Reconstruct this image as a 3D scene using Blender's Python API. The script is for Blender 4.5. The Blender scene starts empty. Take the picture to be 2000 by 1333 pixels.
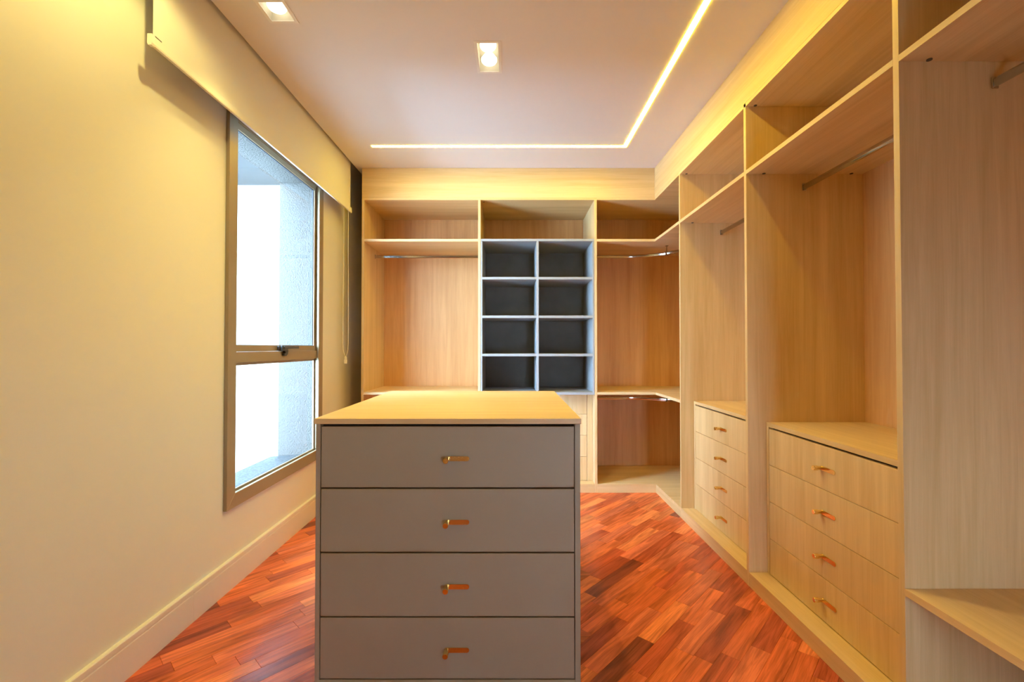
import bpy, bmesh, math, random
from mathutils import Vector, Matrix
random.seed(7)
S = bpy.context.scene
COL = S.collection
PI = math.pi

# ------------------------------------------------------------------ camera
cam_d = bpy.data.cameras.new('camera')
cam_d.sensor_width = 36.0
cam_d.lens = 889.0 / 2000.0 * 36.0
cam_d.shift_x = 1.0 / 2000.0
cam_d.clip_start = 0.02
cam = bpy.data.objects.new('camera', cam_d)
COL.objects.link(cam)
cam.location = (0, 0, 1.18)
cam.rotation_euler = (PI / 2 + math.atan(12.5 / 889.0), 0, 0)
S.camera = cam

# ------------------------------------------------------------------ world, exposure
SKY_COL = (0.52, 0.75, 1.0)
SKY_STR = 48.0
LED_COL = (1.0, 0.72, 0.035)
LED_STR = 55.0
SPOT_COL = (1.0, 0.81, 0.24)
SPOT_W = 46.0
W = bpy.data.worlds.new('sky')
S.world = W
W.use_nodes = True
bg = W.node_tree.nodes['Background']
bg.inputs[0].default_value = (*SKY_COL, 1)
bg.inputs[1].default_value = SKY_STR
S.view_settings.view_transform = 'Standard'
S.view_settings.look = 'None'
S.view_settings.exposure = 0.30
S.view_settings.gamma = 1.0
S.view_settings.use_curve_mapping = False
S.cycles.use_denoising = True
S.cycles.max_bounces = 10
S.cycles.diffuse_bounces = 6
S.cycles.glossy_bounces = 4
S.cycles.transparent_max_bounces = 12
S.cycles.sample_clamp_indirect = 6.0
S.cycles.caustics_reflective = False
S.cycles.caustics_refractive = False


def spot(name, x, y, watts, col=SPOT_COL, z=2.655, size=118, blend=1.0):
    d = bpy.data.lights.new(name, 'SPOT')
    d.energy = watts
    d.color = col
    d.spot_size = math.radians(size)
    d.spot_blend = blend
    d.shadow_soft_size = 0.022
    o = bpy.data.objects.new(name, d)
    COL.objects.link(o)
    o.location = (x, y, z)
    return o


# ------------------------------------------------------------------ materials
def new_mat(name):
    m = bpy.data.materials.new(name)
    m.use_nodes = True
    nt = m.node_tree
    return m, nt, nt.nodes['Principled BSDF']


def node(nt, t, **kw):
    n = nt.nodes.new(t)
    for k, v in kw.items():
        setattr(n, k, v)
    return n


def plain(name, col, rough=0.5, metal=0.0, bump=None, spec=0.5, var=0.0):
    m, nt, b = new_mat(name)
    b.inputs['Base Color'].default_value = (*col, 1)
    b.inputs['Roughness'].default_value = rough
    b.inputs['Metallic'].default_value = metal
    b.inputs['Specular IOR Level'].default_value = spec
    tc = node(nt, 'ShaderNodeTexCoord')
    if var:
        n = node(nt, 'ShaderNodeTexNoise')
        n.inputs['Scale'].default_value = 6
        n.inputs['Detail'].default_value = 5
        nt.links.new(tc.outputs['Object'], n.inputs['Vector'])
        mx = node(nt, 'ShaderNodeMix', data_type='RGBA')
        mx.inputs[6].default_value = (*[c * (1 - var) for c in col], 1)
        mx.inputs[7].default_value = (*[min(1, c * (1 + var)) for c in col], 1)
        nt.links.new(n.outputs['Fac'], mx.inputs[0])
        nt.links.new(mx.outputs[2], b.inputs['Base Color'])
    if bump:
        sc, st = bump
        n = node(nt, 'ShaderNodeTexNoise')
        n.inputs['Scale'].default_value = sc
        n.inputs['Detail'].default_value = 4
        nt.links.new(tc.outputs['Object'], n.inputs['Vector'])
        bp = node(nt, 'ShaderNodeBump')
        bp.inputs['Strength'].default_value = st
        bp.inputs['Distance'].default_value = 0.01
        nt.links.new(n.outputs['Fac'], bp.inputs['Height'])
        nt.links.new(bp.outputs['Normal'], b.inputs['Normal'])
    return m


def wood(name, axis, light, dark, rough=0.42, contrast=1.0):
    """laminate with the grain running along one axis"""
    m, nt, b = new_mat(name)
    tc = node(nt, 'ShaderNodeTexCoord')
    oi = node(nt, 'ShaderNodeObjectInfo')
    mul = node(nt, 'ShaderNodeVectorMath', operation='SCALE')
    mul.inputs[0].default_value = (7.3, 11.1, 5.7)
    nt.links.new(oi.outputs['Random'], mul.inputs['Scale'])
    add = node(nt, 'ShaderNodeVectorMath', operation='ADD')
    nt.links.new(tc.outputs['Object'], add.inputs[0])
    nt.links.new(mul.outputs[0], add.inputs[1])

    def stretched(long_s, cross_s, detail, rgh=0.55, dist=0.0):
        mp = node(nt, 'ShaderNodeMapping')
        sc = [cross_s] * 3
        sc['XYZ'.index(axis)] = long_s
        mp.inputs['Scale'].default_value = sc
        nt.links.new(add.outputs[0], mp.inputs['Vector'])
        n = node(nt, 'ShaderNodeTexNoise')
        n.inputs['Scale'].default_value = 1.0
        n.inputs['Detail'].default_value = detail
        n.inputs['Roughness'].default_value = rgh
        n.inputs['Distortion'].default_value = dist
        nt.links.new(mp.outputs[0], n.inputs['Vector'])
        return n
    broad = stretched(0.35, 9.0, 2.0)
    mid = stretched(1.5, 34.0, 4.0, 0.62, 0.7)
    fine = stretched(5.0, 230.0, 3.0, 0.7)
    a1 = node(nt, 'ShaderNodeMath', operation='MULTIPLY_ADD')
    nt.links.new(broad.outputs['Fac'], a1.inputs[0])
    a1.inputs[1].default_value = 0.42
    a1.inputs[2].default_value = 0.0
    a2 = node(nt, 'ShaderNodeMath', operation='MULTIPLY_ADD')
    nt.links.new(mid.outputs['Fac'], a2.inputs[0])
    a2.inputs[1].default_value = 0.40
    nt.links.new(a1.outputs[0], a2.inputs[2])
    a3 = node(nt, 'ShaderNodeMath', operation='MULTIPLY_ADD')
    nt.links.new(fine.outputs['Fac'], a3.inputs[0])
    a3.inputs[1].default_value = 0.18
    nt.links.new(a2.outputs[0], a3.inputs[2])
    ramp = node(nt, 'ShaderNodeValToRGB')
    e = ramp.color_ramp.elements
    e[0].position, e[1].position = 0.5 - 0.125 / contrast, 0.5 + 0.11 / contrast
    e[0].color, e[1].color = (*dark, 1), (*light, 1)
    nt.links.new(a3.outputs[0], ramp.inputs[0])
    nt.links.new(ramp.outputs[0], b.inputs['Base Color'])
    b.inputs['Roughness'].default_value = rough
    bp = node(nt, 'ShaderNodeBump')
    bp.inputs['Strength'].default_value = 0.08
    bp.inputs['Distance'].default_value = 0.002
    nt.links.new(fine.outputs['Fac'], bp.inputs['Height'])
    nt.links.new(bp.outputs['Normal'], b.inputs['Normal'])
    return m


OAK_L, OAK_D = (0.75, 0.545, 0.30), (0.60, 0.405, 0.19)
WOOD = {a: wood('oak_laminate_' + a, a, OAK_L, OAK_D) for a in 'XYZ'}
EDGE = {a: wood('edge_band_' + a, a, (0.75, 0.56, 0.33), (0.61, 0.43, 0.22), 0.4) for a in 'XYZ'}
M_BACK = wood('back_panel_oak', 'Z', (0.70, 0.40, 0.175), (0.55, 0.285, 0.105), 0.5)
M_TAUPE = plain('taupe_lacquer', (0.33, 0.27, 0.19), 0.5, var=0.03, bump=(900, 0.05))
M_GREY = plain('grey_laminate', (0.33, 0.345, 0.38), 0.4, var=0.04)
M_CHAR = plain('charcoal_back', (0.20, 0.20, 0.19), 0.7, var=0.25, bump=(300, 0.1))
M_WALL = plain('wall_paint', (0.74, 0.725, 0.68), 0.55, var=0.012, bump=(160, 0.03))
M_CEIL = plain('ceiling_paint', (0.80, 0.78, 0.78), 0.8, var=0.01)
M_SKIRT = plain('skirting_paint', (0.77, 0.74, 0.68), 0.4)
M_WHITE = plain('white_plastic', (0.82, 0.80, 0.76), 0.4)
M_TRIMW = plain('lamp_trim_white', (0.86, 0.85, 0.82), 0.5)
M_HOUSING = plain('lamp_housing_white', (0.55, 0.52, 0.44), 0.6)
M_BRONZE = plain('bronze_aluminium', (0.31, 0.235, 0.145), 0.4, metal=0.4)
M_BLACK = plain('black_plastic', (0.03, 0.035, 0.045), 0.4)
M_GASKET = plain('rubber_gasket', (0.03, 0.04, 0.06), 0.6)
M_CHROME = plain('chrome', (0.52, 0.51, 0.50), 0.10, metal=1.0)
M_BRASS = plain('polished_brass', (0.83, 0.62, 0.27), 0.2, metal=1.0)
M_BLIND = plain('blind_fabric', (0.78, 0.77, 0.74), 0.8, bump=(1500, 0.1))
M_DARK = plain('dark_fitting', (0.07, 0.055, 0.04), 0.5)
M_SHADOWGAP = plain('drawer_gap_shade', (0.018, 0.015, 0.012), 0.9)  # near-black: the shade in the drawer gaps is put into this colour
M_FACADE = plain('white_render', (0.62, 0.62, 0.61), 0.9, var=0.02)
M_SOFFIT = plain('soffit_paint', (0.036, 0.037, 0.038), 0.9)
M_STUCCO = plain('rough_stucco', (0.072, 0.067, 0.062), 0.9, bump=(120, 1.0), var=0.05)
M_PAVE = plain('terrace_floor', (0.62, 0.62, 0.6), 0.8, var=0.05)


def granite():
    m, nt, b = new_mat('granite_sill')
    tc = node(nt, 'ShaderNodeTexCoord')
    n = node(nt, 'ShaderNodeTexNoise')
    n.inputs['Scale'].default_value = 75
    n.inputs['Detail'].default_value = 5
    n.inputs['Roughness'].default_value = 0.7
    nt.links.new(tc.outputs['Object'], n.inputs['Vector'])
    r = node(nt, 'ShaderNodeValToRGB')
    r.color_ramp.elements[0].position, r.color_ramp.elements[1].position = 0.36, 0.62
    r.color_ramp.elements[0].color = (0.010, 0.0125, 0.016, 1)
    r.color_ramp.elements[1].color = (0.085, 0.093, 0.10, 1)
    nt.links.new(n.outputs['Fac'], r.inputs[0])
    nt.links.new(r.outputs[0], b.inputs['Base Color'])
    b.inputs['Roughness'].default_value = 0.6
    b.inputs['Specular IOR Level'].default_value = 0.1
    return m


M_GRANITE = granite()


def glass():
    m, nt, b = new_mat('window_glass')
    nt.nodes.remove(b)
    out = nt.nodes['Material Output']
    tr = node(nt, 'ShaderNodeBsdfTransparent')
    tr.inputs[0].default_value = (0.94, 0.97, 0.97, 1)
    gl = node(nt, 'ShaderNodeBsdfGlossy')
    gl.inputs['Roughness'].default_value = 0.0
    fr = node(nt, 'ShaderNodeFresnel')
    fr.inputs['IOR'].default_value = 1.45
    mx = node(nt, 'ShaderNodeMixShader')
    geo = node(nt, 'ShaderNodeNewGeometry')
    inv = node(nt, 'ShaderNodeMath', operation='SUBTRACT')
    inv.inputs[0].default_value = 1.0
    nt.links.new(geo.outputs['Backfacing'], inv.inputs[1])
    prod = node(nt, 'ShaderNodeMath', operation='MULTIPLY')
    nt.links.new(fr.outputs[0], prod.inputs[0])
    nt.links.new(inv.outputs[0], prod.inputs[1])
    nt.links.new(prod.outputs[0], mx.inputs[0])
    nt.links.new(tr.outputs[0], mx.inputs[1])
    nt.links.new(gl.outputs[0], mx.inputs[2])
    nt.links.new(mx.outputs[0], out.inputs['Surface'])
    return m


M_GLASS = glass()


def emit(name, col, strength):
    m, nt, b = new_mat(name)
    b.inputs['Base Color'].default_value = (0.9, 0.9, 0.88, 1)
    b.inputs['Emission Color'].default_value = (*col, 1)
    b.inputs['Emission Strength'].default_value = strength
    return m


M_LED = emit('led_diffuser', LED_COL, LED_STR)
M_BULB = emit('lamp_bulb', (1.0, 0.9, 0.66), 2.6)


def plank_mat():
    """red-brown hardwood; the tone of each plank comes from its object colour"""
    m, nt, b = new_mat('merbau_plank')
    tc = node(nt, 'ShaderNodeTexCoord')
    oi = node(nt, 'ShaderNodeObjectInfo')
    mul = node(nt, 'ShaderNodeVectorMath', operation='SCALE')
    mul.inputs[0].default_value = (9.7, 4.3, 6.1)
    nt.links.new(oi.outputs['Random'], mul.inputs['Scale'])
    add = node(nt, 'ShaderNodeVectorMath', operation='ADD')
    nt.links.new(tc.outputs['Object'], add.inputs[0])
    nt.links.new(mul.outputs[0], add.inputs[1])

    def st(sx, sy, det, dist):
        mp = node(nt, 'ShaderNodeMapping')
        mp.inputs['Scale'].default_value = (sx, sy, 8)
        nt.links.new(add.outputs[0], mp.inputs['Vector'])
        n = node(nt, 'ShaderNodeTexNoise')
        n.inputs['Scale'].default_value = 1
        n.inputs['Detail'].default_value = det
        n.inputs['Distortion'].default_value = dist
        nt.links.new(mp.outputs[0], n.inputs['Vector'])
        return n
    fig = st(2.6, 26, 4, 1.3)
    fine = st(9, 240, 3, 0.2)
    ramp = node(nt, 'ShaderNodeValToRGB')
    e = ramp.color_ramp.elements
    e[0].position, e[1].position = 0.30, 0.62
    e[0].color, e[1].color = (0.50, 0.44, 0.42, 1), (1.12, 1.1, 1.05, 1)
    nt.links.new(fig.outputs['Fac'], ramp.inputs[0])
    r2 = node(nt, 'ShaderNodeValToRGB')
    e = r2.color_ramp.elements
    e[0].position, e[1].position = 0.3, 0.6
    e[0].color, e[1].color = (0.80, 0.77, 0.75, 1), (1.05, 1.05, 1.05, 1)
    nt.links.new(fine.outputs['Fac'], r2.inputs[0])
    m1 = node(nt, 'ShaderNodeMix', data_type='RGBA', blend_type='MULTIPLY')
    m1.inputs[0].default_value = 1.0
    nt.links.new(oi.outputs['Color'], m1.inputs[6])
    nt.links.new(ramp.outputs[0], m1.inputs[7])
    m2 = node(nt, 'ShaderNodeMix', data_type='RGBA', blend_type='MULTIPLY')
    m2.inputs[0].default_value = 1.0
    nt.links.new(m1.outputs[2], m2.inputs[6])
    nt.links.new(r2.outputs[0], m2.inputs[7])
    nt.links.new(m2.outputs[2], b.inputs['Base Color'])
    b.inputs['Roughness'].default_value = 0.27
    b.inputs['Specular IOR Level'].default_value = 0.5
    return m


M_PLANK = plank_mat()


# ------------------------------------------------------------------ mesh helpers
def box(bm, x0, x1, y0, y1, z0, z1):
    v = [bm.verts.new(p) for p in ((x0, y0, z0), (x1, y0, z0), (x1, y1, z0), (x0, y1, z0),
                                   (x0, y0, z1), (x1, y0, z1), (x1, y1, z1), (x0, y1, z1))]
    for f in ((3, 2, 1, 0), (4, 5, 6, 7), (0, 1, 5, 4), (1, 2, 6, 5), (2, 3, 7, 6), (3, 0, 4, 7)):
        bm.faces.new([v[i] for i in f])


def boxes(*bs, bevel=0.0):
    bm = bmesh.new()
    for b in bs:
        box(bm, *b)
    if bevel:
        bmesh.ops.bevel(bm, geom=bm.edges[:], offset=bevel, segments=1, affect='EDGES')
    return bm


def prism(poly, axis, a, b):
    """extrude a polygon (list of 2D points) along an axis between a and b"""
    bm = bmesh.new()

    def p3(p, t):
        return {'Z': (p[0], p[1], t), 'X': (t, p[0], p[1]), 'Y': (p[0], t, p[1])}[axis]
    lo = [bm.verts.new(p3(p, a)) for p in poly]
    hi = [bm.verts.new(p3(p, b)) for p in poly]
    bm.faces.new(lo[::-1])
    bm.faces.new(hi)
    n = len(poly)
    for i in range(n):
        bm.faces.new((lo[i], lo[(i + 1) % n], hi[(i + 1) % n], hi[i]))
    bmesh.ops.recalc_face_normals(bm, faces=bm.faces[:])
    return bm


def sweep(path, profile, closed_ends=True):
    """sweep an (s, z) profile along a horizontal path of 3D points"""
    bm = bmesh.new()
    rings = []
    for i, p in enumerate(path):
        a, b = path[max(0, i - 1)], path[min(len(path) - 1, i + 1)]
        t = Vector((b[0] - a[0], b[1] - a[1], 0)).normalized()
        side = Vector((-t.y, t.x, 0))
        rings.append([bm.verts.new(Vector(p) + side * s + Vector((0, 0, z))) for s, z in profile])
    n = len(profile)
    for r0, r1 in zip(rings, rings[1:]):
        for k in range(n):
            bm.faces.new((r0[k], r0[(k + 1) % n], r1[(k + 1) % n], r1[k]))
    if closed_ends:
        bm.faces.new(rings[0][::-1])
        bm.faces.new(rings[-1])
    bmesh.ops.recalc_face_normals(bm, faces=bm.faces[:])
    return bm


def tube(path, r, n=8):
    """round tube along any 3D path"""
    bm = bmesh.new()
    rings = []
    for i, p in enumerate(path):
        a, b = Vector(path[max(0, i - 1)]), Vector(path[min(len(path) - 1, i + 1)])
        t = (b - a).normalized()
        u = t.cross(Vector((0, 1, 0)))
        if u.length < 0.1:
            u = t.cross(Vector((1, 0, 0)))
        u.normalize()
        w = t.cross(u)
        rings.append([bm.verts.new(Vector(p) + u * r * math.cos(2 * PI * k / n) + w * r * math.sin(2 * PI * k / n)) for k in range(n)])
    for r0, r1 in zip(rings, rings[1:]):
        for k in range(n):
            bm.faces.new((r0[k], r0[(k + 1) % n], r1[(k + 1) % n], r1[k]))
    bm.faces.new(rings[0][::-1])
    bm.faces.new(rings[-1])
    bmesh.ops.recalc_face_normals(bm, faces=bm.faces[:])
    return bm


def world_off(o):
    v = Vector((0, 0, 0))
    while o is not None:
        v += o.location
        o = o.parent
    return v


def obj(name, bm, mat, parent=None, smooth=False):
    """link one mesh object; the bmesh is in world coordinates"""
    if parent is not None:
        off = world_off(parent)
        bmesh.ops.translate(bm, verts=bm.verts[:], vec=-off)
    me = bpy.data.meshes.new(name)
    bm.to_mesh(me)
    bm.free()
    if smooth:
        for p in me.polygons:
            p.use_smooth = True
        me.set_sharp_from_angle(angle=math.radians(40))
    me.materials.append(mat)
    o = bpy.data.objects.new(name, me)
    COL.objects.link(o)
    o.parent = parent
    return o


def thing(name, label, cat, loc, group=None):
    o = bpy.data.objects.new(name, None)
    o.empty_display_size = 0.1
    COL.objects.link(o)
    o.location = loc
    o['label'], o['category'] = label, cat
    if group:
        o['group'] = group
    return o


def tag(o, label, cat, group=None):
    o['label'], o['category'] = label, cat
    if group:
        o['group'] = group
    return o


def struct(o):
    o['kind'] = 'structure'
    return o


def struct_empty(name, loc=(0, 0, 0)):
    o = bpy.data.objects.new(name, None)
    COL.objects.link(o)
    o.location = loc
    o['kind'] = 'structure'
    return o


# ------------------------------------------------------------------ dimensions (metres)
XL, XR = -1.38, 1.172          # left wall, front plane of the right wardrobes
XW = 1.775                     # right wall
YF, YW = 3.706, 4.312          # front plane of the rear wardrobes, rear wall
YN = -1.35                     # wall behind the camera
ZC = 2.65                      # ceiling
ZS0, ZS1 = 2.046, 2.066        # upper shelf
ZT = 2.387                     # underside of the top board
ZB0, ZB1 = 0.05, 0.07          # base shelf
ZL0, ZL1 = 0.795, 0.815        # lower shelf
P1 = (3.155, 3.173)
P2 = (2.262, 2.283)
P3 = (1.366, 1.387)
P4 = (-0.43, -0.409)
DXB, DYB = 1.752, 4.292        # faces of the back panels
EPS = 0.0006

# ------------------------------------------------------------------ setting
OY0, OY1, OZ0, OZ1 = 2.195, 3.277, 0.40, 2.375     # window opening
wl = boxes((-1.66, XL, YN - 0.1, OY0, -0.02, 2.85), (-1.66, XL, OY1, YW + 0.1, -0.02, 2.85),
           (-1.66, XL, OY0, OY1, -0.02, OZ0), (-1.66, XL, OY0, OY1, OZ1, 2.85))
struct(obj('wall_left', wl, M_WALL))
struct(obj('wall_back', boxes((XL, XW, YW, YW + 0.1, -0.02, 2.85)), M_WALL))
struct(obj('wall_right', boxes((XW, XW + 0.1, YN - 0.1, YW + 0.1, -0.02, 2.85)), M_WALL))
# wall behind the camera with an opening added to let in fill daylight
struct(obj('wall_front', boxes((XL, 0.66, YN - 0.1, YN, -0.02, 2.83), (1.05, XW, YN - 0.1, YN, -0.02, 2.83), (0.66, 1.05, YN - 0.1, YN, 0.95, 2.83), (0.66, 1.05, YN - 0.1, YN, -0.02, 0.42)), M_WALL))
struct(obj('floor_sky_block', boxes((-1.66, 3.0, -5.0, YN - 0.101, -0.15, -0.03)), M_PAVE))  # added unseen ground, keeps sky light from rising through that opening

LIGHTS = [(-1.026, 1.97, 0.11, 0.12, 1, 'single square recessed downlight near the blind'),
          (-0.116, 2.288, 0.11, 0.236, 2, 'double rectangular recessed downlight in the middle of the ceiling')]


def ceiling_mesh():
    x0, x1, y0, y1 = -1.271, XW, YN, YW
    holes = [(x - w / 2, x + w / 2, y - d / 2, y + d / 2) for x, y, w, d, n, l in LIGHTS]
    xs = sorted({x0, x1, *[h[0] for h in holes], *[h[1] for h in holes]})
    ys = sorted({y0, y1, *[h[2] for h in holes], *[h[3] for h in holes]})
    bm = bmesh.new()
    for a, b in zip(xs, xs[1:]):
        for c, d in zip(ys, ys[1:]):
            mx, my = (a + b) / 2, (c + d) / 2
            if any(h[0] < mx < h[1] and h[2] < my < h[3] for h in holes):
                continue
            box(bm, a, b, c, d, ZC, ZC + 0.012)
    box(bm, XL - 0.28, XW + 0.1, YN - 0.1, YW + 0.1, 2.83, 2.9)
    box(bm, x0, x0 + 0.012, y0, y1, ZC + 0.012, 2.83)
    return bm


struct(obj('ceiling', ceiling_mesh(), M_CEIL))


# floor of diagonal strips
def clip(poly, f):
    out = []
    for i, p in enumerate(poly):
        q = poly[(i + 1) % len(poly)]
        a, b = f(p), f(q)
        if a >= 0:
            out.append(p)
        if a * b < 0:
            t = a / (a - b)
            out.append((p[0] + (q[0] - p[0]) * t, p[1] + (q[1] - p[1]) * t))
    return out


floor = struct(obj('floor', boxes((XL, XW, YN, YW, -0.05, -0.009)), M_DARK))
ANG = math.radians(46.5)
ca, sa = math.cos(ANG), math.sin(ANG)
PW = 0.0705
TONES = [((0.74, 0.165, 0.045), 5), ((0.63, 0.130, 0.038), 5), ((0.53, 0.098, 0.034), 4),
         ((0.80, 0.225, 0.070), 3), ((0.42, 0.078, 0.031), 3), ((0.25, 0.052, 0.026), 1), ((0.70, 0.17, 0.066), 3)]
POOL = [t for t, n in TONES for _ in range(n)]
rest = bmesh.new()
n_planks = 0
rng = random.Random(21)
for row in range(-60, 75):
    v0 = row * PW
    u = -6.0 + rng.random() * 0.5
    while u < 7.0:
        ln = rng.choice((0.30, 0.36, 0.42, 0.47, 0.52))
        uv = [(u + 0.0004, v0 + 0.0004), (u + ln - 0.0004, v0 + 0.0004), (u + ln - 0.0004, v0 + PW - 0.0004), (u + 0.0004, v0 + PW - 0.0004)]
        poly = [(a * ca - b * sa, a * sa + b * ca) for a, b in uv]
        u += ln
        for f in (lambda p: p[0] - XL, lambda p: 1.21 - p[0], lambda p: p[1] - YN, lambda p: 3.74 - p[1]):
            if poly:
                poly = clip(poly, f)
        if len(poly) < 3:
            continue
        ar = abs(sum(poly[i][0] * poly[(i + 1) % len(poly)][1] - poly[(i + 1) % len(poly)][0] * poly[i][1] for i in range(len(poly)))) / 2
        if ar < 2e-4:
            continue
        cx = sum(p[0] for p in poly) / len(poly)
        cy = sum(p[1] for p in poly) / len(poly)
        tone = rng.choice(POOL)
        k = 0.9 + 0.2 * rng.random()
        dz = rng.random() * 0.0004
        hidden = -0.66 < cx < 0.215 and 1.63 < cy < 2.59
        seen = cy > 1.42 and not hidden and abs(cx) < cy * 1.12 + 0.1
        if seen and n_planks < 296:
            loc = [(p[0] - cx, p[1] - cy) for p in poly]
            loc = [(p[0] * ca + p[1] * sa, -p[0] * sa + p[1] * ca) for p in loc]
            bm = bmesh.new()
            lo = [bm.verts.new((*p, -0.009)) for p in loc]
            mid = [bm.verts.new((*p, -0.0006 + dz)) for p in loc]
            # small arris along the top edges
            ccx, ccy = 0.0, 0.0
            hi = []
            for p in loc:
                d = math.hypot(*p) or 1
                hi.append(bm.verts.new((p[0] * (1 - 0.0006 / d), p[1] * (1 - 0.0006 / d), dz)))
            m = len(loc)
            for i in range(m):
                j = (i + 1) % m
                bm.faces.new((lo[i], lo[j], mid[j], mid[i]))
                bm.faces.new((mid[i], mid[j], hi[j], hi[i]))
            bm.faces.new(hi)
            bm.faces.new(lo[::-1])
            bmesh.ops.recalc_face_normals(bm, faces=bm.faces[:])
            o = obj('plank', bm, M_PLANK)
            o.parent = floor
            o.location = (cx, cy, 0)
            o.rotation_euler = (0, 0, ANG)
            o.color = (tone[0] * k, tone[1] * k, tone[2] * k, 1)
            n_planks += 1
        else:
            lo = [rest.verts.new((p[0], p[1], -0.009)) for p in poly]
            hi = [rest.verts.new((p[0], p[1], dz)) for p in poly]
            m = len(poly)
            for i in range(m):
                rest.faces.new((lo[i], lo[(i + 1) % m], hi[(i + 1) % m], hi[i]))
            rest.faces.new(hi)
bmesh.ops.recalc_face_normals(rest, faces=rest.faces[:])
ro = obj('plank_remainder', rest, M_PLANK)
ro.parent = floor
ro.color = (0.48, 0.115, 0.036, 1)
ro['kind'] = 'stuff'
print('planks', n_planks)

# skirting board in two lengths, each with a groove under its top band
bb = struct_empty('baseboard_left', (XL, 1.97, 0))


def skirt(y0, y1):
    prof = [(XL, 0.001), (XL + 0.016, 0.001), (XL + 0.016, 0.117), (XL + 0.012, 0.119), (XL + 0.012, 0.122), (XL + 0.016, 0.124),
            (XL + 0.016, 0.142), (XL + 0.013, 0.146), (XL, 0.146)]
    return prism(prof, 'Y', y0, y1)


obj('board', skirt(YN + 0.001, 1.9692), M_SKIRT, bb)
obj('board', skirt(1.9704, YW - 0.001), M_SKIRT, bb)

# ------------------------------------------------------------------ window
win = struct_empty('window_1', (XL, 2.735, 0.4))


def mitred(name, y0, y1, z0, z1, w, xa, xb, mat, parent, gap=0.0006):
    g = gap
    for poly in ([(y0, z0 + g), (y0 + w, z0 + w + g), (y0 + w, z1 - w - g), (y0, z1 - g)],
                 [(y1, z0 + g), (y1 - w, z0 + w + g), (y1 - w, z1 - w - g), (y1, z1 - g)],
                 [(y0 + g, z0), (y1 - g, z0), (y1 - w - g, z0 + w), (y0 + w + g, z0 + w)],
                 [(y0 + g, z1), (y1 - g, z1), (y1 - w - g, z1 - w), (y0 + w + g, z1 - w)]):
        bm = prism(poly, 'X', xa, xb)
        bmesh.ops.bevel(bm, geom=bm.edges[:], offset=0.0012, segments=1, affect='EDGES')
        obj(name, bm, mat, parent)


mitred('frame_rail', 2.187, 3.285, 0.393, 2.395, 0.068, -1.379, -1.362, M_BRONZE, win)   # face flange on the wall
mitred('frame_lining', 2.197, 3.275, 0.403, 2.373, 0.05, -1.4045, -1.3795, M_BRONZE, win)    # lining behind the flange
obj('transom', boxes((-1.4045, -1.376, 2.2475, 3.2245, 1.102, 1.1575), bevel=0.0015), M_BRONZE, win)
mitred('sash_rail', 2.2474, 3.2246, 1.158, 2.3226, 0.0335, -1.404, -1.386, M_BRONZE, win)
mitred('gasket', 2.281, 3.191, 1.189, 2.291, 0.005, -1.4015, -1.394, M_GASKET, win)
mitred('glazing_bead', 2.2474, 3.2246, 0.4533, 1.1015, 0.014, -1.404, -1.393, M_BRONZE, win)
obj('pane', boxes((-1.4040, -1.4018, 2.2815, 3.1905, 1.1895, 2.2905)), M_GLASS, win)
obj('pane', boxes((-1.4040, -1.4018, 2.2615, 3.2105, 0.468, 1.0875)), M_GLASS, win)
hb = boxes((-1.3858, -1.372, 2.69, 2.80, 1.166, 1.188), bevel=0.002)
h = obj('latch', hb, M_BLACK, win)
obj('latch_lever', boxes((-1.371, -1.352, 2.715, 2.90, 1.171, 1.188), (-1.371, -1.358, 2.70, 2.735, 1.16, 1.19), bevel=0.002), M_BLACK, h)
obj('latch_hook', prism([(2.728, 1.165), (2.775, 1.165), (2.77, 1.14), (2.752, 1.128), (2.728, 1.132), (2.728, 1.142), (2.745, 1.148)], 'X', -1.3755, -1.36), M_BLACK, h)
# plastered reveals and stone sill outside the glass
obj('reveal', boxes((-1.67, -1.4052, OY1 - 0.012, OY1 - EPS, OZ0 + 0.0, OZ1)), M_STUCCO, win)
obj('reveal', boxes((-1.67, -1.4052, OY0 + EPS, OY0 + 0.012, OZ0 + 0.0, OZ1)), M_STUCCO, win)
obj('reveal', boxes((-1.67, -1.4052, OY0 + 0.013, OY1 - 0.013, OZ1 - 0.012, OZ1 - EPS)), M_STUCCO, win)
obj('window_sill', prism([(-1.4052, 0.425), (-1.72, 0.40), (-1.72, 0.375), (-1.665, 0.375), (-1.665, 0.4005), (-1.4052, 0.4005)], 'Y', OY0 + 0.013, OY1 - 0.013), M_GRANITE, win)

# the terrace outside
struct(obj('wall_terrace', boxes((-4.6, -1.661, 4.8, 5.0, -0.1, 3.3)), M_FACADE))
struct(obj('wall_sky_block', boxes((-3.8, -3.6, 2.35, 4.8, -0.1, 3.3)), M_FACADE))  # added unseen wall that blocks the sky straight out from the window
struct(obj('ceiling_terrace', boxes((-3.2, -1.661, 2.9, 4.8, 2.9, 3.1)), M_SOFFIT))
struct(obj('floor_terrace', boxes((-4.6, -1.661, -3.0, 4.8, -0.15, -0.05)), M_PAVE))

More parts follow.
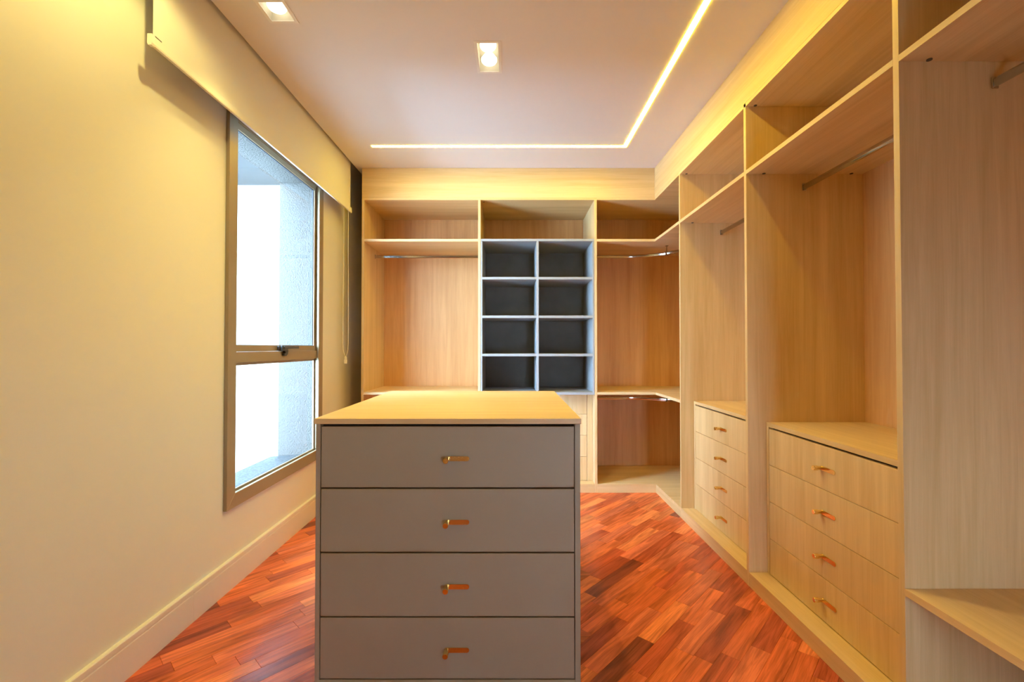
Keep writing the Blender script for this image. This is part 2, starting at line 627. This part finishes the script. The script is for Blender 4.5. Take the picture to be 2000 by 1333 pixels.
# ------------------------------------------------------------------ roller blind
bl = thing('roller_blind', 'half-raised cream roller blind hanging over the window from the ceiling slot', 'blind', (-1.295, 2.62, 2.26))
BX = -1.292
obj('blind_fabric', boxes((BX - 0.0006, BX + 0.0006, 1.625, 3.632, 2.298, 2.72)), M_BLIND, bl)
bar = prism([(BX - 0.005, 2.266), (BX + 0.005, 2.266), (BX + 0.0065, 2.272), (BX + 0.0045, 2.298), (BX - 0.0045, 2.298), (BX - 0.0065, 2.272)], 'Y', 1.625, 3.632)
bo = obj('bottom_bar', bar, M_BLIND, bl)
for y0, y1 in ((1.609, 1.6245), (3.6325, 3.648)):
    ecap = prism([(BX - 0.006, 2.262), (BX + 0.006, 2.262), (BX + 0.009, 2.27), (BX + 0.008, 2.302), (BX - 0.008, 2.302), (BX - 0.009, 2.27)], 'Y', y0, y1)
    obj('end_cap', ecap, M_WHITE, bo)
obj('maker_tab', boxes((BX + 0.0007, BX + 0.0014, 1.632, 1.665, 2.306, 2.309)), M_DARK, bl)
obj('roller_tube', tube([(-1.318, 1.62, 2.745), (-1.318, 3.64, 2.745)], 0.026, 16), M_WHITE, bl, True)
ch = [(-1.338, 3.622, 2.70), (-1.338, 3.622, 2.0), (-1.341, 3.62, 1.5), (-1.3415, 3.62, 1.22), (-1.338, 3.62, 1.16), (-1.325, 3.62, 1.118),
      (-1.318, 3.62, 1.108), (-1.311, 3.62, 1.118), (-1.300, 3.62, 1.16), (-1.2985, 3.62, 1.22), (-1.299, 3.62, 1.5), (-1.303, 3.622, 2.0), (-1.303, 3.622, 2.70)]
cho = obj('pull_chain', tube(ch, 0.0022, 6), M_WHITE, bl, True)
obj('chain_connector', boxes((-1.326, -1.310, 3.612, 3.628, 1.066, 1.108), (-1.329, -1.307, 3.61, 3.63, 1.05, 1.082), bevel=0.003), M_WHITE, cho)

# ------------------------------------------------------------------ ceiling lights
for x, y, w, d, n, lab in LIGHTS:
    t = thing('recessed_downlight', lab, 'downlight', (x, y, ZC), 'recessed ceiling downlights')
    a, b = w / 2, d / 2
    fr = bmesh.new()
    lip = 0.010
    for q in ((x - a - lip, x - a + 0.004, y - b - lip, y + b + lip), (x + a - 0.004, x + a + lip, y - b - lip, y + b + lip),
              (x - a + 0.004, x + a - 0.004, y - b - lip, y - b + 0.004), (x - a + 0.004, x + a - 0.004, y + b - 0.004, y + b + lip)):
        box(fr, *q, ZC - 0.0025, ZC - 0.0002)
    obj('lamp_trim', fr, M_TRIMW, t)
    hs = bmesh.new()
    zt = ZC + 0.075
    box(hs, x - a + 0.0005, x - a + 0.003, y - b + 0.0005, y + b - 0.0005, ZC, zt)
    box(hs, x + a - 0.003, x + a - 0.0005, y - b + 0.0005, y + b - 0.0005, ZC, zt)
    box(hs, x - a + 0.003, x + a - 0.003, y - b + 0.0005, y - b + 0.003, ZC, zt)
    box(hs, x - a + 0.003, x + a - 0.003, y + b - 0.003, y + b - 0.0005, ZC, zt)
    box(hs, x - a + 0.0005, x + a - 0.0005, y - b + 0.0005, y + b - 0.0005, zt, zt + 0.003)
    obj('lamp_housing', hs, M_HOUSING, t)
    for k in range(n):
        yy = y + (k - (n - 1) / 2) * 0.114
        prof = [(0.0, 0.008), (0.024, 0.009), (0.036, 0.013), (0.041, 0.021), (0.041, 0.030), (0.022, 0.055)]
        bm = bmesh.new()
        rings = []
        for r, zz in prof[1:]:
            rings.append([bm.verts.new((x + r * math.cos(2 * PI * q / 20), yy + r * math.sin(2 * PI * q / 20), ZC + zz)) for q in range(20)])
        c0 = bm.verts.new((x, yy, ZC + 0.008))
        for q in range(20):
            bm.faces.new((c0, rings[0][(q + 1) % 20], rings[0][q]))
        for r0, r1 in zip(rings, rings[1:]):
            for q in range(20):
                bm.faces.new((r0[q], r0[(q + 1) % 20], r1[(q + 1) % 20], r1[q]))
        bm.faces.new(rings[-1])
        bmesh.ops.recalc_face_normals(bm, faces=bm.faces[:])
        obj('bulb', bm, M_BULB, t, True)
        spot('downlight_beam', x, yy, SPOT_W / n * (0.68 if n == 1 else 1.6), z=ZC - 0.004, size=86 if n == 1 else 140)
spot('downlight_beam', -0.93, 1.33, SPOT_W * 0.42, z=ZC - 0.02, size=165, blend=0.3)
spot('downlight_beam', -0.116, 0.35, SPOT_W * 0.42, z=ZC - 0.02)  # added fill spot above the camera side, unseen and without a fixture

led = prism([(-1.02, 3.290), (0.815, 3.290), (0.815, 1.35), (0.843, 1.35), (0.843, 3.318), (-1.02, 3.318)], 'Z', ZC - 0.002, ZC - 0.0002)
tag(obj('light_strip', led, M_LED), 'glowing L-shaped LED strip recessed along two sides of the ceiling', 'light strip')

# ------------------------------------------------------------------ hardware
OVAL = []
for k in range(16):
    a = 2 * PI * k / 16
    cx_, cz_ = 0.0075 * math.cos(a), 0.0075 * math.sin(a)
    OVAL.append((cx_, cz_ + (0.0065 if math.sin(a) >= 0 else -0.0065)))


def handle_mesh():
    bm = bmesh.new()
    r, L, t = 0.0086, 0.0705, 0.003
    pts = []
    for k in range(9):
        a = -PI / 2 + PI * k / 8
        pts.append((L + r * math.cos(a), r * math.sin(a)))
    for k in range(9):
        a = PI / 2 + PI * k / 8
        pts.append((r * math.cos(a), r * math.sin(a)))
    lo = [bm.verts.new((p[0], -0.0004, p[1])) for p in pts]
    hi = [bm.verts.new((p[0], -t, p[1])) for p in pts]
    n = len(pts)
    for i in range(n):
        bm.faces.new((lo[i], lo[(i + 1) % n], hi[(i + 1) % n], hi[i]))
    bm.faces.new(lo)
    bm.faces.new(hi[::-1])
    prof = [(0.0082, -t + 0.0002), (0.0082, -0.017), (0.0098, -0.0185), (0.0098, -0.035), (0.009, -0.0365), (0.0, -0.0365)]
    rings = [[bm.verts.new((q * math.cos(2 * PI * k / 18), y, q * math.sin(2 * PI * k / 18))) for k in range(18)] for q, y in prof[:-1]]
    for r0, r1 in zip(rings, rings[1:]):
        for k in range(18):
            bm.faces.new((r0[k], r0[(k + 1) % 18], r1[(k + 1) % 18], r1[k]))
    bm.faces.new(rings[-1])
    bm.faces.new(rings[0])
    bmesh.ops.recalc_face_normals(bm, faces=bm.faces[:])
    me = bpy.data.meshes.new('handle')
    bm.to_mesh(me)
    bm.free()
    for p in me.polygons:
        p.use_smooth = True
    me.set_sharp_from_angle(angle=math.radians(35))
    me.materials.append(M_BRASS)
    return me


HANDLE = handle_mesh()


def add_handle(parent, loc, rz):
    o = bpy.data.objects.new('handle', HANDLE)
    COL.objects.link(o)
    o.parent = parent
    o.location = Vector(loc) - world_off(parent)
    o.rotation_euler = (0, 0, rz)
    return o


def cam_fitting(x, y, z, parent):
    bm = bmesh.new()
    bmesh.ops.create_cone(bm, cap_ends=True, segments=12, radius1=0.0075, radius2=0.0075, depth=0.003)
    bmesh.ops.translate(bm, verts=bm.verts[:], vec=(x, y, z - 0.0016))
    obj('cam_fitting', bm, M_DARK, parent)


def rail_x(y, x0, x1, z, parent):
    o = obj('hanging_rail', sweep([(x0 + 0.001, y, z), (x1 - 0.001, y, z)], OVAL), M_CHROME, parent, True)
    for x in (x0 + 0.0008, x1 - 0.0048):
        obj('rail_socket', boxes((x, x + 0.004, y - 0.0105, y + 0.0105, z - 0.018, z + 0.018), bevel=0.0015), M_CHROME, o)
    return o


def rail_y(x, y0, y1, z, parent):
    o = obj('hanging_rail', sweep([(x, y0 + 0.001, z), (x, y1 - 0.001, z)], OVAL), M_CHROME, parent, True)
    for y in (y0 + 0.0008, y1 - 0.0048):
        obj('rail_socket', boxes((x - 0.0105, x + 0.0105, y, y + 0.004, z - 0.018, z + 0.018), bevel=0.0015), M_CHROME, o)
    return o


# ------------------------------------------------------------------ rear wardrobes
A0, A1 = (-1.223, -1.203), (-0.273, -0.253)
A2 = (0.677, 0.697)
ZTOP = ZT + 0.018
bay = thing('wardrobe_bay', 'open oak hanging bay beside the window wall, with one rail', 'wardrobe', (-0.74, YF, 0), 'open oak wardrobe bays')
obj('side_panel', boxes((*A0, YF, DYB + 0.01, 0.001, ZTOP)), WOOD['Z'], bay)
obj('side_panel', boxes((*A1, YF, DYB + 0.01, 0.001, ZT - EPS)), WOOD['Z'], bay)
xi = (A0[1] + EPS, A1[0] - EPS)
obj('top_board', boxes((*xi, YF, DYB, ZT, ZTOP)), WOOD['X'], bay)
obj('shelf', boxes((*xi, YF, DYB, ZS0, ZS1)), WOOD['X'], bay)
obj('shelf', boxes((*xi, YF, DYB, ZL0, ZL1)), WOOD['X'], bay)
obj('base_shelf', boxes((*xi, YF, DYB, ZB0, ZB1)), WOOD['X'], bay)
obj('kick_board', boxes((*xi, YF + 0.001, YF + 0.019, 0.001, ZB0 - 0.0008)), WOOD['X'], bay)
obj('back_panel', boxes((*xi, DYB + EPS, DYB + 0.014, ZB1, ZTOP)), M_BACK, bay)
rail_x(4.0, A0[1], A1[0], 1.98, bay)

bay = thing('wardrobe_bay', 'middle oak bay holding the grey pigeonholes and drawers', 'wardrobe', (0.212, YF, 0), 'open oak wardrobe bays')
obj('side_panel', boxes((*A2, YF, DYB + 0.01, 0.001, ZT - EPS)), WOOD['Z'], bay)
xi = (A1[1] + EPS, A2[0] - EPS)
obj('top_board', boxes((A1[0], A2[1], YF, DYB, ZT, ZTOP)), WOOD['X'], bay)
obj('base_shelf', boxes((*xi, YF, DYB, ZB0, ZB1)), WOOD['X'], bay)
obj('kick_board', boxes((*xi, YF + 0.001, YF + 0.019, 0.001, ZB0 - 0.0008)), WOOD['X'], bay)
obj('back_panel', boxes((*xi, DYB + EPS, DYB + 0.014, ZB1, ZTOP)), M_BACK, bay)
cam_fitting(-0.23, YF + 0.05, ZT, bay)

# grey pigeonhole unit
cx0, cx1, cz0, cz1 = A1[1] + 0.002, A2[0] - 0.002, 0.795, 2.067
cub = thing('pigeonhole_unit', 'grey unit of eight pigeonholes set into the oak wardrobe', 'shelving', (0.212, YF, cz0))
CYB = 4.19
obj('side_panel', boxes((cx0, cx0 + 0.013, YF - 0.001, CYB, cz0 + 0.0205, cz1 - 0.0205)), M_GREY, cub)
obj('side_panel', boxes((cx1 - 0.013, cx1, YF - 0.001, CYB, cz0 + 0.0205, cz1 - 0.0205)), M_GREY, cub)
obj('top_board', boxes((cx0, cx1, YF - 0.001, CYB, cz1 - 0.019, cz1)), M_GREY, cub)
obj('bottom_board', boxes((cx0, cx1, YF - 0.001, CYB, cz0, cz0 + 0.020)), M_GREY, cub)
obj('back_panel', boxes((cx0, cx1, CYB + EPS, CYB + 0.012, cz0, cz1)), M_CHAR, cub)
zr = [(1.735, 1.755), (1.420, 1.440), (1.108, 1.128)]
obj('divider', boxes((0.204, 0.222, YF - 0.001, CYB, cz0 + 0.0205, cz1 - 0.0205)), M_GREY, cub)
for z0, z1 in zr:
    obj('shelf', boxes((cx0 + 0.0135, 0.2035, YF - 0.0005, CYB, z0, z1)), M_GREY, cub)
    obj('shelf', boxes((0.2225, cx1 - 0.0135, YF - 0.0005, CYB, z0, z1)), M_GREY, cub)

# pale drawers below the pigeonholes
dr = thing('drawer_chest', 'pale oak drawer chest under the grey pigeonholes, mostly behind the island', 'drawers', (0.212, YF + 0.09, ZB1), 'oak drawer chests in the wardrobes')
yd = YF + 0.092
obj('side_panel', boxes((cx0, cx0 + 0.045, yd - 0.002, DYB, ZB1 + EPS, 0.793)), WOOD['Z'], dr)
obj('side_panel', boxes((cx1 - 0.045, cx1, yd - 0.002, DYB, ZB1 + EPS, 0.793)), WOOD['Z'], dr)
zz = [0.073, 0.272, 0.448, 0.624, 0.792]
obj('drawer_box', boxes((cx0 + 0.047, cx1 - 0.047, yd + 0.02, DYB, ZB1 + EPS, 0.79)), M_SHADOWGAP, dr)
for z0, z1 in zip(zz, zz[1:]):
    o = obj('drawer', boxes((cx0 + 0.048, cx1 - 0.048, yd, yd + 0.018, z0 + 0.0015, z1 - 0.0015)), WOOD['Z'], dr)
    add_handle(o, (0.19, yd, (z0 + z1) / 2), 0)

# corner wardrobe with L-shaped shelves
cor = thing('corner_wardrobe', 'open oak corner wardrobe with L-shaped shelves and two curved rails', 'wardrobe', (1.2, YF, 0))


def lshape(z0, z1, x0=A2[1] + EPS, y0=P1[1] + EPS, c=0.0):
    return prism([(x0, YF), (XR, YF), (XR, y0), (DXB, y0), (DXB, DYB), (x0, DYB)], 'Z', z0, z1)


obj('top_board', lshape(ZT, ZTOP, x0=A2[1] + EPS), WOOD['X'], cor)
obj('shelf', lshape(ZS0, ZS1), EDGE['X'], cor)
obj('shelf', lshape(ZL0, ZL1), EDGE['X'], cor)
obj('base_shelf', lshape(ZB0, ZB1, y0=P1[1] - 0.01), WOOD['X'], cor)
obj('kick_board', boxes((A2[1] + EPS, XR - 0.0008, YF + 0.001, YF + 0.019, 0.001, ZB0 - 0.0008)), WOOD['X'], cor)
obj('kick_board', boxes((XR + 0.0005, XR + 0.019, P1[1], YF + 0.019, 0.001, ZB0 - 0.0008)), WOOD['Y'], cor)
obj('back_panel', boxes((A2[1] + EPS, DXB, DYB + EPS, DYB + 0.014, ZB1, ZTOP)), M_BACK, cor)
obj('back_panel', boxes((DXB + EPS, DXB + 0.014, P1[1] + EPS, DYB, ZB1, ZTOP)), M_BACK, cor)
obj('side_panel', boxes((XR, DXB + 0.01, *P1, ZB1 + EPS, ZT - EPS)), WOOD['Z'], cor)
for z in (1.98, 0.735):
    path = [(A2[1] + 0.001, 4.0, z), (0.98, 4.0, z)]
    rr = 0.48
    for k in range(1, 16):
        a = PI / 2 - (PI / 2) * k / 16
        path.append((0.98 + rr * math.cos(a), 4.0 - rr + rr * math.sin(a), z))
    path += [(0.98 + rr, 4.0 - rr, z), (0.98 + rr, P1[1] + 0.001, z)]
    o = obj('hanging_rail', sweep(path, OVAL), M_CHROME, cor, True)
    obj('rail_socket', boxes((A2[1] + 0.0008, A2[1] + 0.0048, 3.9895, 4.0105, z - 0.018, z + 0.018), bevel=0.0015), M_CHROME, o)
    obj('rail_socket', boxes((0.98 + rr - 0.0105, 0.98 + rr + 0.0105, P1[1] + 0.0008, P1[1] + 0.0048, z - 0.018, z + 0.018), bevel=0.0015), M_CHROME, o)
    top = ZS0 if z > 1 else ZL0
    mx, my = 0.98 + rr * math.cos(PI / 4), 4.0 - rr + rr * math.sin(PI / 4)
    obj('rail_hanger', boxes((mx - 0.004, mx + 0.004, my - 0.004, my + 0.004, z + 0.012, top - 0.0005), (mx - 0.012, mx + 0.012, my - 0.012, my + 0.012, top - 0.004, top - 0.0006),
                             (mx - 0.011, mx + 0.011, my - 0.011, my + 0.011, z - 0.016, z + 0.016)), M_CHROME, o)


# ------------------------------------------------------------------ right wardrobes
def right_bay(label, near, far, with_shelf=None):
    yc = (near[1] + far[0]) / 2
    t = thing('wardrobe_bay', label, 'wardrobe', (XR, yc, 0), 'open oak wardrobe bays')
    y0, y1 = near[1] + EPS, far[0] - EPS
    obj('side_panel', boxes((XR, DXB + 0.01, *near, 0.001, ZT - EPS)), WOOD['Z'], t)
    obj('top_board', boxes((XR, DXB, near[0], far[0] + 0.0195, ZT, ZTOP)), WOOD['Y'], t)
    obj('shelf', boxes((XR, DXB, y0, y1, ZS0, ZS1)), WOOD['Y'], t)
    ye = y1 if far is not P1 else P1[1] - 0.0105
    obj('base_shelf', boxes((XR, DXB, y0, ye, ZB0, ZB1)), WOOD['Y'], t)
    obj('kick_board', boxes((XR + 0.001, XR + 0.019, y0, ye + (0.01 if far is P1 else 0), 0.001, ZB0 - 0.0008)), WOOD['Y'], t)
    obj('back_panel', boxes((DXB + EPS, DXB + 0.014, y0, y1, ZB1, ZTOP)), M_BACK, t)
    if with_shelf:
        obj('shelf', boxes((XR, DXB, y0, y1, *with_shelf)), WOOD['Y'], t)
    rail_y(1.46, near[1], far[0], 1.98, t)
    for x in (1.255, 1.69):
        cam_fitting(x, far[0] - 0.011, ZS0, t)
    cam_fitting(1.215, far[0] - 0.011, ZT, t)
    return t


right_bay('open oak hanging bay above the pale whitish drawer chest', P2, P1)
right_bay('open oak hanging bay above the warm-lit drawer chest', P3, P2)
n3 = right_bay('greyish oak bay with a thick low shelf, cut off by the picture edge', P4, P3, (0.440, 0.461))


def chest(label, near, far):
    y0, y1 = near[1] + 0.0015, far[0] - 0.0015
    xf = 1.262
    t = thing('drawer_chest', label, 'drawers', (xf, (y0 + y1) / 2, ZB1), 'oak drawer chests in the wardrobes')
    z0 = ZB1 + EPS
    obj('side_panel', boxes((xf, DXB - 0.001, y1 - 0.02, y1, z0, 0.7895)), WOOD['Z'], t)
    obj('side_panel', boxes((xf, DXB - 0.001, y0, y0 + 0.02, z0, 0.7895)), WOOD['Z'], t)
    obj('top_board', boxes((xf - 0.001, DXB - 0.001, y0, y1, 0.79, 0.81)), WOOD['Y'], t)
    obj('drawer_box', boxes((xf + 0.021, DXB - 0.003, y0 + 0.0215, y1 - 0.0215, z0 + 0.002, 0.788)), M_SHADOWGAP, t)
    zs = [0.0725, 0.247, 0.426, 0.605, 0.7815]
    for a, b in zip(zs, zs[1:]):
        o = obj('drawer', boxes((xf, xf + 0.019, y0 + 0.0235, y1 - 0.0235, a + 0.0013, b - 0.0013), bevel=0.0006), WOOD['Z'], t)
        add_handle(o, (xf, (y0 + y1) / 2 + 0.035, (a + b) / 2 - 0.004), -PI / 2)
    return t


chest('pale whitish oak chest of four drawers, nearest the corner wardrobe', P2, P1)
chest('warm yellow oak chest of four drawers beside the grey bay', P3, P2)

# fascia boards up to the ceiling
f = boxes((A0[0], XR - 0.0005, YF - 0.0005, YF + 0.018, ZTOP + 0.0012, ZC - 0.0006))
tag(obj('fascia_board', f, WOOD['X']), 'long oak fascia between the rear wardrobes and the ceiling', 'fascia', 'oak fascia boards')
f = boxes((XR, XR + 0.018, P4[0], YF - 0.001, ZTOP + 0.0012, ZC - 0.0006))
tag(obj('fascia_board', f, WOOD['Y']), 'yellow-lit oak fascia above the right-hand wardrobes', 'fascia', 'oak fascia boards')

# ------------------------------------------------------------------ island
isl = thing('drawer_island', 'taupe island with four drawers and an oak top, standing on the red floor', 'island', (-0.222, 2.1, 0))
ix0, ix1, iy0, iy1 = -0.686, 0.241, 1.602, 2.608
obj('worktop', boxes((ix0 - 0.006, ix1 + 0.004, iy0 - 0.003, iy1 + 0.003, 0.911, 0.930), bevel=0.0008), WOOD['X'], isl)
obj('side_panel', boxes((ix0, ix0 + 0.0155, iy0, iy1, 0.001, 0.9105)), M_TAUPE, isl)
obj('side_panel', boxes((ix1 - 0.0185, ix1, iy0, iy1, 0.001, 0.9105)), M_TAUPE, isl)
obj('back_panel', boxes((ix0 + 0.016, ix1 - 0.019, iy1 - 0.018, iy1, 0.001, 0.9105)), M_TAUPE, isl)
obj('plinth', boxes((ix0 + 0.016, ix1 - 0.019, iy0, iy0 + 0.05, 0.001, 0.0215)), M_TAUPE, isl)
obj('drawer_box', boxes((ix0 + 0.017, ix1 - 0.02, iy0 + 0.022, iy1 - 0.02, 0.0225, 0.909)), M_SHADOWGAP, isl)
zi = [0.0225, 0.238, 0.4615, 0.686, 0.9045]
for a, b in zip(zi, zi[1:]):
    o = obj('drawer', boxes((ix0 + 0.019, ix1 - 0.0215, iy0, iy0 + 0.02, a + 0.003, b - 0.003), bevel=0.0008), M_TAUPE, isl)
    add_handle(o, (-0.2265, iy0, (a + b) / 2 - 0.0055), 0)
